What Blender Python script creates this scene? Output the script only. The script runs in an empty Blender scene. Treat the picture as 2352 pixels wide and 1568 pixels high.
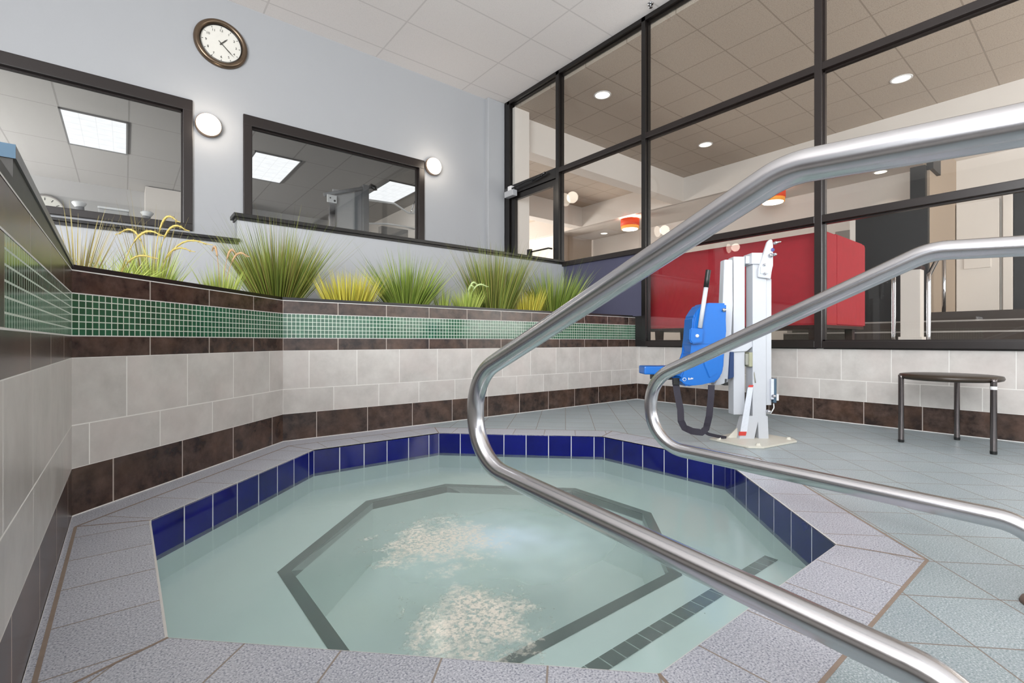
import bpy, bmesh, math, random
from mathutils import Vector, Matrix
random.seed(7)
S = bpy.context.scene
C = bpy.context.collection
PI = math.pi
YAW = math.radians(51.3156)
CA, SA = math.cos(YAW), math.sin(YAW)

# ------------------------------------------------------------------ camera, view, world, lights
cam = bpy.data.objects.new('camera', bpy.data.cameras.new('camera'))
C.objects.link(cam)
cam.location = (0, 0, .7)
# forward direction is (CA, SA): rotation about Z is atan2(SA, CA) - 90 degrees
cam.rotation_euler = (PI/2, 0, math.atan2(SA, CA) - PI/2)
cam.data.sensor_width = 36
cam.data.lens = 1111.12/2352*36
cam.data.shift_y = -.87/2352
cam.data.clip_start = .02
S.camera = cam
S.view_settings.view_transform = 'Standard'
S.view_settings.look = 'None'
S.view_settings.exposure = 0.0
S.view_settings.gamma = 1
S.view_settings.use_curve_mapping = False
w = bpy.data.worlds.new('world'); S.world = w; w.use_nodes = True
w.node_tree.nodes['Background'].inputs[0].default_value = (.8, .9, 1, 1)
w.node_tree.nodes['Background'].inputs[1].default_value = .6

def area(name, loc, rot, sx, sy, power, col):
    l = bpy.data.lights.new(name, 'AREA'); l.shape = 'RECTANGLE'; l.size = sx; l.size_y = sy
    l.energy = power; l.color = col
    o = bpy.data.objects.new(name, l); C.objects.link(o); o.location = loc; o.rotation_euler = rot
    return o
def spot(name, loc, power, col, ang=100, blend=.6, r=.05, rot=(0, 0, 0)):
    l = bpy.data.lights.new(name, 'SPOT'); l.energy = power; l.color = col; l.spot_size = math.radians(ang)
    l.spot_blend = blend; l.shadow_soft_size = r
    o = bpy.data.objects.new(name, l); C.objects.link(o); o.location = loc; o.rotation_euler = rot
    return o
# unseen area lights added behind and left of the camera to brighten the hall
area('uplight_behind', (1.6, -4.6, 1.6), (math.radians(128), 0, 0), 6.4, 2.4, 140, (.93, .965, 1))  # stands in for daylight from behind, tilted up to brighten the ceiling
area('fill_left', (-4.7, -2.2, 2.7), (math.radians(99), 0, -PI/2), 4.8, 2.8, 980, (.94, .97, 1))  # added fill from the left, mainly for the tiled right wall
area('fill_left_low', (-4.6, -2.2, 1.0), (math.radians(140), 0, -PI/2), 4.8, 1.4, 480, (1, .975, .95))  # added low uplight aimed at the ceiling, no real source
# added fill lights for lobby and gym, kept out of view
area('lobby_fill', (8.2, -4.2, 2.2), (math.radians(118), 0, 0), 6.0, 3.0, 430, (1, .95, .89))  # added fill from the unseen lobby side, no window there
area('lobby_end_fill', (8.0, 13.6, 1.6), (math.radians(-118), 0, 0), 5.0, 1.4, 560, (1, .94, .88))  # added fill, low enough to stay hidden at the lobby end
area('gym_fill', (-3.6, 9.2, 1.65), (math.radians(118), 0, -PI/2), 4.2, .9, 250, (1, .99, .97))  # added fill for the gym, set below the sight line

# ------------------------------------------------------------------ node helpers
def lin(c):
    if isinstance(c, str):
        c = [int(c[i:i+2], 16)/255 for i in (0, 2, 4)]
    return tuple(x/12.92 if x <= .04045 else ((x+.055)/1.055)**2.4 for x in c[:3]) + (1,)
class N:
    def __init__(s, name):
        s.m = bpy.data.materials.new(name); s.m.use_nodes = True
        s.t = s.m.node_tree; s.t.nodes.clear()
        s.out = s.n('ShaderNodeOutputMaterial')
    def n(s, typ, **k):
        x = s.t.nodes.new(typ)
        for a, b in k.items(): setattr(x, a, b)
        return x
    def l(s, a, b): s.t.links.new(a, b)
    def set(s, sock, v):
        if isinstance(v, bpy.types.NodeSocket): s.l(v, sock)
        else: sock.default_value = v
    def math(s, op, a, b=0.0, c=None):
        x = s.n('ShaderNodeMath', operation=op); s.set(x.inputs[0], a); s.set(x.inputs[1], b)
        if c is not None: s.set(x.inputs[2], c)
        return x.outputs[0]
    def mix(s, f, a, b):
        x = s.n('ShaderNodeMix', data_type='RGBA'); s.set(x.inputs[0], f); s.set(x.inputs[6], a); s.set(x.inputs[7], b)
        return x.outputs[2]
    def noise(s, vec, scale, detail=3, rough=.5):
        x = s.n('ShaderNodeTexNoise'); x.inputs['Scale'].default_value = scale; x.inputs['Detail'].default_value = detail
        x.inputs['Roughness'].default_value = rough
        if vec is not None: s.l(vec, x.inputs['Vector'])
        return x.outputs[0]
    def ramp(s, f, lo, hi):
        x = s.n('ShaderNodeMapRange'); s.set(x.inputs[0], f); x.inputs[1].default_value = lo; x.inputs[2].default_value = hi
        return x.outputs[0]
    def bsdf(s, col, rough=.5, metal=0., spec=.5, **k):
        b = s.n('ShaderNodeBsdfPrincipled'); s.set(b.inputs['Base Color'], col); s.set(b.inputs['Roughness'], rough)
        b.inputs['Metallic'].default_value = metal; b.inputs['Specular IOR Level'].default_value = spec
        for a, v in k.items(): s.set(b.inputs[a.replace('_', ' ')], v)
        s.l(b.outputs[0], s.out.inputs[0]); return b
    def bump(s, b, h, dist=.002, strength=1.):
        x = s.n('ShaderNodeBump'); x.inputs['Distance'].default_value = dist; x.inputs['Strength'].default_value = strength
        s.set(x.inputs['Height'], h); s.l(x.outputs[0], b.inputs['Normal'])
    def pos(s): return s.n('ShaderNodeNewGeometry').outputs['Position']
    def obj(s): return s.n('ShaderNodeTexCoord').outputs['Object']
    def uv(s): return s.n('ShaderNodeTexCoord').outputs['UV']
def plain(name, col, rough=.5, metal=0., var=.06, scale=30, spec=.5, bump=0., **k):
    m = N(name); c = lin(col)
    f = m.noise(m.obj(), scale, 4)
    col2 = m.mix(f, tuple(x*(1-var) for x in c[:3])+(1,), tuple(min(1, x*(1+var)) for x in c[:3])+(1,))
    b = m.bsdf(col2, rough, metal, spec, **k)
    if bump: m.bump(b, f, bump)
    return m.m
def emit(name, col, strength):
    m = N(name); e = m.n('ShaderNodeEmission'); e.inputs[0].default_value = lin(col); e.inputs[1].default_value = strength
    m.l(e.outputs[0], m.out.inputs[0]); return m.m
def lines(m, coord, pitch, width, off=0.):
    """mask that is 1 on grout lines every pitch, and the cell number"""
    q = m.math('DIVIDE', m.math('SUBTRACT', coord, off), pitch)
    f = m.math('ABSOLUTE', m.math('SUBTRACT', m.math('FRACT', q), .5))
    return m.math('GREATER_THAN', f, .5-width/2/pitch), m.math('FLOOR', q)
def tile(name, c1, c2, pu, pv, gw, grout, rough=.3, scale=9, lo=.35, hi=.68, var=.12, speck=None, offu=0, offv=0, bump=.0015, tint=None, spec=.5):
    m = N(name); sp = m.n('ShaderNodeSeparateXYZ'); m.l(m.uv(), sp.inputs[0])
    mu, iu = lines(m, sp.outputs[0], pu, gw, offu)
    mv, iv = lines(m, sp.outputs[1], pv, gw, offv)
    mask = m.math('MAXIMUM', mu, mv)
    cv = m.n('ShaderNodeCombineXYZ'); m.l(iu, cv.inputs[0]); m.l(iv, cv.inputs[1])
    wn = m.n('ShaderNodeTexWhiteNoise', noise_dimensions='2D'); m.l(cv.outputs[0], wn.inputs['Vector'])
    sh = m.n('ShaderNodeVectorMath', operation='MULTIPLY_ADD'); m.l(wn.outputs['Color'], sh.inputs[0])
    sh.inputs[1].default_value = (7, 7, 7); m.l(m.pos(), sh.inputs[2])
    f = m.ramp(m.noise(sh.outputs[0], scale, 6, .62), lo, hi)
    col = m.mix(f, lin(c1), lin(c2))
    if tint is not None:
        col = m.mix(m.math('MULTIPLY', m.ramp(m.noise(sh.outputs[0], scale*.45, 3), .45, .75), .45), col, lin(tint))
    if speck is not None:
        sc, sdark, slight = speck
        g = m.noise(m.pos(), sc, 2, .6)
        col = m.mix(m.ramp(g, .52, .66), col, lin(sdark)); col = m.mix(m.ramp(g, .46, .34), col, lin(slight))
    v = m.math('ADD', 1-var/2, m.math('MULTIPLY', wn.outputs['Value'], var))
    hs = m.n('ShaderNodeHueSaturation'); m.l(v, hs.inputs['Value']); m.l(col, hs.inputs['Color'])
    col = m.mix(mask, hs.outputs[0], lin(grout))
    r = m.math('ADD', m.math('MULTIPLY', mask, .5), rough)
    b = m.bsdf(col, r, 0, spec)
    m.bump(b, m.math('SUBTRACT', 1., mask), bump)
    return m.m

M = {}
GR = 'c9c4bc'
M['brown'] = tile('brown_stone_tile', '2a1f1b', '57453c', .382, 50, .006, 'a89c92', .26, 13, .38, .72, .25, tint='5f4433')
M['brown_low'] = M['brown']
M['white_hi'] = tile('white_wall_tile', 'aca7a2', 'c2beb9', .3505, .2705, .005, 'dedbd6', .3, 7, .3, .7, .04, tint='c9bdb8')
M['white_lo'] = tile('white_wall_tile_lower', 'aca7a2', 'c2beb9', .3505, .1735, .005, 'dedbd6', .3, 7, .3, .7, .04, tint='c9bdb8')
M['mosaic'] = tile('green_glass_mosaic', '1d4a33', '2f6147', .02842, .02842, .0042, 'c2ccbf', .13, 4, .3, .7, .3, bump=.001, spec=.6)
M['blue'] = tile('cobalt_waterline_tile', '050a50', '0a1270', .1672, 5, .0055, 'd5d5d8', .06, 3, .3, .7, .12, bump=.0012)
M['deck'] = tile('grey_speckled_deck_tile', '97a4aa', 'a8b3b9', .2285, .2335, .0042, '8d837b', .3, 5, .3, .7, .07, speck=(230, '7b8e92', 'c6d0d2'), bump=.0012, tint='9ba8a8')
M['coping'] = tile('light_speckled_coping_tile', 'adb1ba', 'bbbec7', .2335, 50, .0045, '958a82', .34, 5, .3, .7, .05, speck=(210, '787a8c', 'd2d3da'), bump=.0012)
M['nosing'] = tile('black_nosing_tile', '141416', '201f20', .0585, 50, .004, 'a9b0aa', .2, 9)
M['cgrout'] = plain('white_grout', 'd4d2ce', .7)
M['wall'] = plain('white_wall_paint', 'a0a2a5', .55, var=.015, scale=2.5)
M['wallwarm'] = plain('warm_white_wall_paint', 'd6cfc8', .6, var=.02, scale=2)
M['beige'] = plain('beige_wall_paint', 'a08f7e', .6, var=.02, scale=2)
M['greyw'] = plain('grey_wall_covering', '8f8a86', .6, var=.05, scale=12)
M['gymwall'] = plain('gym_grey_wall_paint', 'a9a8a7', .6, var=.02, scale=2)
M['black'] = plain('black_painted_metal', '110e0d', .3, var=.1)
M['brownblack'] = plain('dark_bronze_frame_paint', '1d1614', .32, var=.08)
M['blackpanel'] = plain('black_wall_panel', '1d1d1d', .5, var=.08, scale=6)
M['navy'] = plain('slate_fabric_panel', '46465a', .8, var=.12, scale=160, bump=.0008)
M['capdark'] = plain('dark_slate_cap', '2e2c28', .4, var=.5, scale=26)
M['caprim'] = plain('grey_slate_rim', '70706f', .3, var=.2, scale=30)
M['soil'] = plain('dark_soil', '2a211a', .95, var=.4, scale=60, bump=.01)
M['plaster'] = plain('pale_pool_plaster', 'f0f8f4', .6, var=.04, scale=3)
M['steel'] = None
M['red'] = plain('red_velvet', 'a3202b', .8, var=.14, scale=14)
M['darkwood'] = plain('dark_wood', '35201b', .4, var=.2, scale=20)
M['white_powder'] = plain('white_powder_coat', 'b9bcc1', .3, var=.02)
M['bluep'] = plain('blue_plastic', '0b62b4', .32, var=.05, scale=8)
M['navyp'] = plain('navy_plastic', '16335e', .4)
M['rubber'] = plain('black_rubber', '141414', .45, var=.1)
M['webbing'] = plain('black_webbing', '2c2833', .65, var=.15, scale=120)
M['creamp'] = plain('stained_white_plate', 'cfccc0', .4, var=.08, scale=12)
M['greybox'] = plain('grey_plastic_box', '8f8f84', .5)
M['teal'] = plain('slate_blue_plastic', '3c5568', .4)
M['redlabel'] = plain('red_label', 'c23b33', .5)
M['label'] = plain('white_label', 'c9ced6', .45, var=.12, scale=90)
M['chrome'] = plain('chrome', 'c8c8cc', .12, 1.)
M['gun'] = plain('gunmetal_tube', '77706f', .22, 1.)
M['stooltop'] = plain('dark_brown_stool_top', '33291f', .35, var=.12, scale=10)
M['orange'] = None
M['porcelain'] = plain('white_plastic', 'd8d8d8', .4)
M['brass'] = plain('antique_bronze', '6f5f4f', .3, .8, var=.25, scale=9)
M['dial'] = plain('clock_dial', 'd9d7cf', .5, var=.02)
M['ink'] = plain('clock_ink', '44423e', .6)
M['floorlobby'] = plain('lobby_floor', '8c8178', .35, var=.08, scale=5)
M['step'] = tile('stair_stone_tile', '3f3733', '6b5d54', .6, .6, .004, '4a423d', .3, 6, .3, .7, .1)
M['stepedge'] = plain('stair_nosing_strip', 'a8a29c', .3)
M['darkfloor'] = plain('dark_floor', '4b4a4a', .6)

# brushed stainless tube
m = N('brushed_stainless'); tc = m.obj()
mp = m.n('ShaderNodeMapping'); mp.inputs['Scale'].default_value = (60, 2.5, 60); m.l(tc, mp.inputs[0])
f = m.noise(mp.outputs[0], 3, 4, .6)
f2 = m.noise(tc, 5, 2, .5)
col = m.mix(f2, lin('c6c5c8'), lin('d3d3d6'))
b = m.bsdf(col, .24, 1.)
M['steel'] = m.m
# glowing fabric drum shades
def glowing(name, col, e, k):
    m = N(name); b = m.bsdf(lin(col), .6); b.inputs['Emission Color'].default_value = lin(e); b.inputs['Emission Strength'].default_value = k
    return m.m
M['shade_orange'] = glowing('orange_drum_shade', 'd8431c', 'e8481c', .45)
M['shade_amber'] = glowing('amber_drum_shade', 'e0963a', 'f0a040', .6)
M['lamp_white'] = emit('lamp_diffuser', 'fff6e6', 5.0)
M['lamp_warm'] = emit('wall_lamp_diffuser', 'fff0dc', 7.0)
M['downlight'] = emit('downlight_lens', 'fff1dc', 3.2)

# gym troffer: emissive with a faint prismatic grid
m = N('troffer_diffuser'); sp = m.n('ShaderNodeSeparateXYZ'); m.l(m.uv(), sp.inputs[0])
a, _ = lines(m, sp.outputs[1], .225, .014); c_, _ = lines(m, sp.outputs[0], .165, .008)
st = m.math('SUBTRACT', 1.25, m.math('MULTIPLY', m.math('MAXIMUM', a, c_), .16))
wv = m.math('MULTIPLY', m.noise(m.obj(), 9, 2), .25)
e = m.n('ShaderNodeEmission'); e.inputs[0].default_value = lin('f4f5f7'); m.l(m.math('ADD', st, m.math('SUBTRACT', wv, .12)), e.inputs[1])
m.l(e.outputs[0], m.out.inputs[0]); M['troffer'] = m.m

def ceiling_mat(name, col, pu, pv, offu, offv, grid, pit, gw=.018, fissure=.0):
    m = N(name); sp = m.n('ShaderNodeSeparateXYZ'); m.l(m.pos(), sp.inputs[0])
    a, _ = lines(m, sp.outputs[0], pu, gw, offu); b_, _ = lines(m, sp.outputs[1], pv, gw, offv)
    mask = m.math('MAXIMUM', a, b_)
    g = m.noise(m.pos(), 95, 2, .7)
    c = lin(col)
    col_ = m.mix(m.math('MULTIPLY', m.ramp(g, .5, .68), pit), c, tuple(x*.35 for x in c[:3])+(1,))
    col_ = m.mix(mask, col_, lin(grid))
    b = m.bsdf(col_, .8)
    m.bump(b, m.math('SUBTRACT', m.math('MULTIPLY', mask, 1.), m.math('MULTIPLY', g, .3)), .003)
    return m.m
M['ceil'] = ceiling_mat('white_ceiling_tiles', 'ebe6e3', 1.375, .68, 2.643, 3.957, 'd6d1ce', .12, .018)
M['ceil_lobby'] = ceiling_mat('tan_fissured_ceiling_tiles', 'b3a596', .66, .69, 5.346, 3.13, '8f8274', .55, .016)
M['ceil_gym'] = ceiling_mat('grey_gym_ceiling_tiles', 'a8a5a1', .68, 1.37, .043, 8.16, '8f8c88', .08, .018)

# glass panes: clear with Fresnel reflection
m = N('clear_pane'); tr = m.n('ShaderNodeBsdfTransparent'); tr.inputs[0].default_value = (.93, .94, .94, 1)
gl = m.n('ShaderNodeBsdfGlossy'); gl.inputs['Roughness'].default_value = 0.0
fr = m.n('ShaderNodeFresnel'); gb = m.n('ShaderNodeNewGeometry')
m.l(m.math('ADD', 1.45, m.math('MULTIPLY', gb.outputs['Backfacing'], 1/1.45-1.45)), fr.inputs[0])
mx = m.n('ShaderNodeMixShader'); m.l(fr.outputs[0], mx.inputs[0]); m.l(tr.outputs[0], mx.inputs[1]); m.l(gl.outputs[0], mx.inputs[2])
m.l(mx.outputs[0], m.out.inputs[0]); M['glass'] = m.m

# spa water: clear-tinted, slightly milky, with bubbles where the jets rise
m = N('spa_water'); P = m.pos()
def blob(cx, cy, rx, ry):
    s = m.n('ShaderNodeVectorMath', operation='SUBTRACT'); m.l(P, s.inputs[0]); s.inputs[1].default_value = (cx, cy, 0)
    k = m.n('ShaderNodeVectorMath', operation='MULTIPLY'); m.l(s.outputs[0], k.inputs[0]); k.inputs[1].default_value = (1/rx, 1/ry, 0)
    L = m.n('ShaderNodeVectorMath', operation='LENGTH'); m.l(k.outputs[0], L.inputs[0])
    q = m.ramp(L.outputs['Value'], 1., 0.); q.node.interpolation_type = 'SMOOTHSTEP'
    return q
n1 = m.noise(P, 26, 6, .72); n2 = m.noise(P, 2.6, 2, .5)
foam = m.math('MAXIMUM', blob(.83, 1.22, .36, .40), m.math('MULTIPLY', blob(1.05, 1.80, .52, .50), .92))
foam = m.math('ADD', m.math('MULTIPLY', foam, .8), m.math('ADD', m.math('MULTIPLY', n1, .6), m.math('MULTIPLY', m.noise(P, 7, 5, .75), 1.5)))
foam = m.ramp(foam, 1.38, 1.72)
foam = m.math('MULTIPLY', foam, m.ramp(m.noise(P, 60, 4, .75), .38, .56))
cloud = m.math('MULTIPLY', m.math('MAXIMUM', blob(1.30, 1.62, .75, .55), m.math('MULTIPLY', foam, .4)), m.ramp(n2, .2, .7))
murk = m.math('ADD', .2, m.math('MULTIPLY', cloud, .75))
tr = m.n('ShaderNodeBsdfTransparent'); tr.inputs[0].default_value = (.89, .975, .985, 1)
df = m.n('ShaderNodeBsdfDiffuse'); m.l(m.mix(cloud, lin('cbe6e2'), lin('cbe4f0')), df.inputs[0])
a1 = m.n('ShaderNodeMixShader'); m.l(murk, a1.inputs[0]); m.l(tr.outputs[0], a1.inputs[1]); m.l(df.outputs[0], a1.inputs[2])
fo = m.n('ShaderNodeBsdfDiffuse'); fo.inputs[0].default_value = lin('e8e2d6')
a2 = m.n('ShaderNodeMixShader'); m.l(m.math('MULTIPLY', foam, .9), a2.inputs[0]); m.l(a1.outputs[0], a2.inputs[1]); m.l(fo.outputs[0], a2.inputs[2])
gl = m.n('ShaderNodeBsdfGlossy'); gl.inputs['Roughness'].default_value = .06
bp = m.n('ShaderNodeBump'); bp.inputs['Distance'].default_value = .004; bp.inputs['Strength'].default_value = .35
m.l(m.math('ADD', m.noise(P, 9, 3, .55), m.math('MULTIPLY', n1, .25)), bp.inputs['Height'])
m.l(bp.outputs[0], gl.inputs['Normal'])
fr = m.n('ShaderNodeFresnel'); fr.inputs[0].default_value = 1.33
a3 = m.n('ShaderNodeMixShader'); m.l(fr.outputs[0], a3.inputs[0]); m.l(a2.outputs[0], a3.inputs[1]); m.l(gl.outputs[0], a3.inputs[2])
m.l(a3.outputs[0], m.out.inputs[0]); M['water'] = m.m

def blade_mat(name, c1, c2, c3):
    m = N(name); g = m.n('ShaderNodeNewGeometry')
    f = g.outputs['Random Per Island']
    col = m.mix(m.ramp(f, 0, .6), lin(c1), lin(c2)); col = m.mix(m.ramp(f, .7, 1.), col, lin(c3))
    m.bsdf(col, .5, 0, .3)
    return m.m
M['g_green'] = blade_mat('green_grass_blades', '4d6228', '83983f', 'adb062')
M['g_olive'] = blade_mat('olive_grass_blades', '4a5826', '83913f', '93804c')
M['g_yellow'] = blade_mat('yellow_grass_blades', 'a89f38', 'c9bd4e', '8a963c')
M['g_pale'] = blade_mat('pale_green_grass_blades', '7f9a3e', 'b4bf62', '9fae55')
M['g_straw'] = blade_mat('straw_grass_blades', '7d7348', '998c58', '5f5a36')
M['plume'] = plain('golden_plume', 'b8a55c', .7, var=.2, scale=80)
M['plume_pink'] = plain('pinkish_plume', 'bb9a72', .7, var=.2, scale=80)
M['plume_pale'] = plain('pale_plume', 'bfcf94', .7, var=.2, scale=80)

# ------------------------------------------------------------------ mesh helpers
class MB:
    def __init__(s): s.b = bmesh.new(); s.uv = s.b.loops.layers.uv.new('UVMap'); s.mi = 0
    def face(s, pts, uvs=None, mi=None):
        vs = [s.b.verts.new(p) for p in pts]
        try: f = s.b.faces.new(vs)
        except ValueError: return None
        f.material_index = s.mi if mi is None else mi
        if uvs:
            for l, u in zip(f.loops, uvs): l[s.uv].uv = u
        return f
    def box(s, x0, x1, y0, y1, z0, z1, bev=0., mi=None, rot=None, piv=None):
        r = bmesh.ops.create_cube(s.b, size=1)
        vs = r['verts']
        for v in vs:
            v.co = Vector(((x0+x1)/2+v.co.x*(x1-x0), (y0+y1)/2+v.co.y*(y1-y0), (z0+z1)/2+v.co.z*(z1-z0)))
        if rot is not None:
            p = Vector(piv) if piv else Vector(((x0+x1)/2, (y0+y1)/2, (z0+z1)/2))
            bmesh.ops.rotate(s.b, cent=p, matrix=rot, verts=vs)
        fs = set(f for v in vs for f in v.link_faces)
        for f in fs: f.material_index = s.mi if mi is None else mi
        if bev:
            es = list(set(e for v in vs for e in v.link_edges))
            bmesh.ops.bevel(s.b, geom=es, offset=bev, segments=2, affect='EDGES', profile=.6)
        return s
    def tube(s, path, r, seg=14, cap=True, closed=False):
        path = [Vector(p) for p in path]; n = len(path); rings = []
        rad = r if callable(r) else (lambda t: r)
        up = None
        for i, p in enumerate(path):
            if closed: t = (path[(i+1) % n]-path[i-1]).normalized()
            else: t = (path[min(i+1, n-1)]-path[max(i-1, 0)]).normalized()
            if up is None:
                up = Vector((0, 0, 1)) if abs(t.z) < .9 else Vector((1, 0, 0))
            a = t.cross(up).normalized(); up = a.cross(t).normalized()
            R = rad(i/max(1, n-1))
            rings.append([s.b.verts.new(p+(a*math.cos(2*PI*k/seg)+up*math.sin(2*PI*k/seg))*R) for k in range(seg)])
        for i in range(n if closed else n-1):
            A, B = rings[i], rings[(i+1) % n]
            for k in range(seg):
                f = s.b.faces.new((A[k], A[(k+1) % seg], B[(k+1) % seg], B[k])); f.smooth = True; f.material_index = s.mi
        if cap and not closed:
            for R in (rings[0], rings[-1][::-1]):
                try: f = s.b.faces.new(R); f.material_index = s.mi
                except ValueError: pass
        return s
    def lathe(s, prof, c=(0, 0, 0), axis='z', seg=40, smooth=True):
        c = Vector(c)
        def P(r, h, a):
            if axis == 'z': return c+Vector((r*math.cos(a), r*math.sin(a), h))
            if axis == 'y': return c+Vector((r*math.cos(a), h, r*math.sin(a)))
            return c+Vector((h, r*math.cos(a), r*math.sin(a)))
        rings = [[s.b.verts.new(P(max(r, 1e-5), h, 2*PI*k/seg)) for k in range(seg)] for r, h in prof]
        for i in range(len(rings)-1):
            for k in range(seg):
                f = s.b.faces.new((rings[i][k], rings[i][(k+1) % seg], rings[i+1][(k+1) % seg], rings[i+1][k]))
                f.smooth = smooth; f.material_index = s.mi
        return s
    def prism(s, poly, h0, h1, ax='z', bev=0.):
        """poly = 2D outline; ax = axis of extrusion (z: xy outline, y: xz outline, x: yz outline)"""
        def P(u, v, h): return {'z': (u, v, h), 'y': (u, h, v), 'x': (h, u, v)}[ax]
        A = [s.b.verts.new(P(u, v, h0)) for u, v in poly]; B = [s.b.verts.new(P(u, v, h1)) for u, v in poly]
        fs = [s.b.faces.new(A), s.b.faces.new(B[::-1])]
        for i in range(len(poly)):
            j = (i+1) % len(poly); fs.append(s.b.faces.new((A[i], B[i], B[j], A[j])))
        for f in fs: f.material_index = s.mi
        if bev:
            es = list(set(e for v in A+B for e in v.link_edges))
            bmesh.ops.bevel(s.b, geom=es, offset=bev, segments=2, affect='EDGES')
        return s
    def build(s, name, mats, parent=None, loc=None, rotz=None, recalc=True, auto=True):
        if recalc: bmesh.ops.recalc_face_normals(s.b, faces=s.b.faces)
        me = bpy.data.meshes.new(name); s.b.to_mesh(me); s.b.free()
        for k in (mats if isinstance(mats, (list, tuple)) else [mats]): me.materials.append(k if not isinstance(k, str) else M[k])
        o = bpy.data.objects.new(name, me); C.objects.link(o)
        if parent: o.parent = parent
        if loc: o.location = loc
        if rotz is not None: o.rotation_euler = (0, 0, rotz)
        return o
def tag(o, label=None, cat=None, group=None, kind=None):
    if label: o['label'] = label
    if cat: o['category'] = cat
    if group: o['group'] = group
    if kind: o['kind'] = kind
    return o
def empty(name, loc=(0, 0, 0), rz=0):
    o = bpy.data.objects.new(name, None); C.objects.link(o); o.location = loc; o.rotation_euler = (0, 0, rz)
    o.empty_display_size = .1
    return o
def st(o): o['kind'] = 'structure'; return o
def BX(*a, **k): return MB().box(*a, **k)
def fillet(pts, rads, seg=10):
    pts = [Vector(p) for p in pts]; out = [pts[0]]
    for i in range(1, len(pts)-1):
        p, a, b = pts[i], (pts[i-1]-pts[i]).normalized(), (pts[i+1]-pts[i]).normalized()
        r = rads[i-1]
        if r <= 0: out.append(p); continue
        ang = a.angle(b); t = r/math.tan(ang/2); c = p+(a+b).normalized()*(r/math.sin(ang/2))
        s0, s1 = p+a*t, p+b*t; v0, v1 = s0-c, s1-c; th = v0.angle(v1)
        for k in range(seg+1):
            q = k/seg; w0 = math.sin((1-q)*th)/math.sin(th); w1 = math.sin(q*th)/math.sin(th)
            out.append(c+v0*w0+v1*w1)
    out.append(pts[-1]); return out
def dense(path, step=.05):
    out = [Vector(path[0])]
    for a, b in zip(path, path[1:]):
        a, b = Vector(a), Vector(b); n = max(1, int((b-a).length/step))
        if (b-a).length < 1e-4: continue
        out += [a.lerp(b, (k+1)/n) for k in range(n)]
    return out

# ------------------------------------------------------------------ the setting: pool hall shell
XL, XR, YN, YC, YK, ZC = -.1645, 4.835, 3.624, 6.237, 4.852, 4.5286
R2 = math.sqrt(2)
# pool outline at deck level (octagon), from the left corner clockwise seen from above... in order P0..P7
POOL = [(.08, 2.36), (.95, 3.23), (1.87, 3.23), (2.74, 2.36), (2.74, 1.43), (1.912, .602), (.878, .602), (.08, 1.40)]
def offset(poly, d):
    """offset outward for the clockwise octagon above"""
    n = len(poly); L = []
    cx = sum(p[0] for p in poly)/n; cy = sum(p[1] for p in poly)/n
    for i in range(n):
        a, b = Vector(poly[i]), Vector(poly[(i+1) % n]); t = (b-a).normalized(); nn = Vector((t.y, -t.x))
        if nn.dot((a+b)/2-Vector((cx, cy))) < 0: nn = -nn
        L.append((a+nn*(d[i] if isinstance(d, list) else d), t))
    out = []
    for i in range(n):
        (p, t), (q, u) = L[i-1], L[i]
        den = t.x*u.y-t.y*u.x; s_ = ((q-p).x*u.y-(q-p).y*u.x)/den
        out.append(tuple(p+t*s_))
    return out
COP = offset(POOL, .2245)

# deck with an octagonal opening
b = MB()
outer = [(XL-.05, -4.8), (XR+.05, -4.8), (XR+.05, YN+.05), (.85, YN+.05), (XL-.05, 2.60+.05)]
vo = [b.b.verts.new((x, y, 0)) for x, y in outer]; vi = [b.b.verts.new((x, y, 0)) for x, y in COP]
es = [b.b.edges.new((vo[i], vo[(i+1) % len(vo)])) for i in range(len(vo))]+[b.b.edges.new((vi[i], vi[(i+1) % 8])) for i in range(8)]
bmesh.ops.triangle_fill(b.b, use_beauty=True, use_dissolve=False, edges=es)
for f in b.b.faces:
    if f.normal.z < 0: f.normal_flip()
    for l in f.loops:
        x, y = l.vert.co.x, l.vert.co.y
        l[b.uv].uv = ((x+y)/R2-1.218, (x-y)/R2)
st(b.build('floor', 'deck', recalc=False))
# coping ring, one trapezium per side, with miter grout
b = MB(); CO = [.02, .09, .10, .02, .14, .18, .0, .217]
for i in range(8):
    p0, p1, q1, q0 = [Vector(v) for v in (POOL[i], POOL[(i+1) % 8], COP[(i+1) % 8], COP[i])]
    t = (p1-p0).normalized()
    def uvf(p): return ((p-p0).dot(t)+CO[i], 10+(p-p0).length*0)
    b.face([(*p0, .0), (*q0, .0), (*q1, .0), (*p1, .0)], [((q-p0).dot(t)-CO[i], 10.) for q in (p0, q0, q1, p1)], 0)
    n = (q0-p0).normalized(); s_ = Vector((-n.y, n.x))*.004
    b.face([(*(p0-s_), .0006), (*(q0-s_), .0006), (*(q0+s_), .0006), (*(p0+s_), .0006)], None, 1)
    # outer grout line and inner white edge
    u = Vector((t.y, -t.x)); u = u if u.dot(q0-p0) > 0 else -u
    b.face([(*(q0-u*.005), .0005), (*(q1-u*.005), .0005), (*(q1+u*.005), .0005), (*(q0+u*.005), .0005)], None, 1)
    e_ = .0015 if i in (5, 6) else .006
    b.face([(*p0, .0005), (*(p0+u*e_), .0005), (*(p1+u*e_), .0005), (*p1, .0005)], None, 2)
    b.face([(*p0, .0005), (*p1, .0005), (*p1, -.006), (*p0, -.006)], None, 2)
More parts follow.
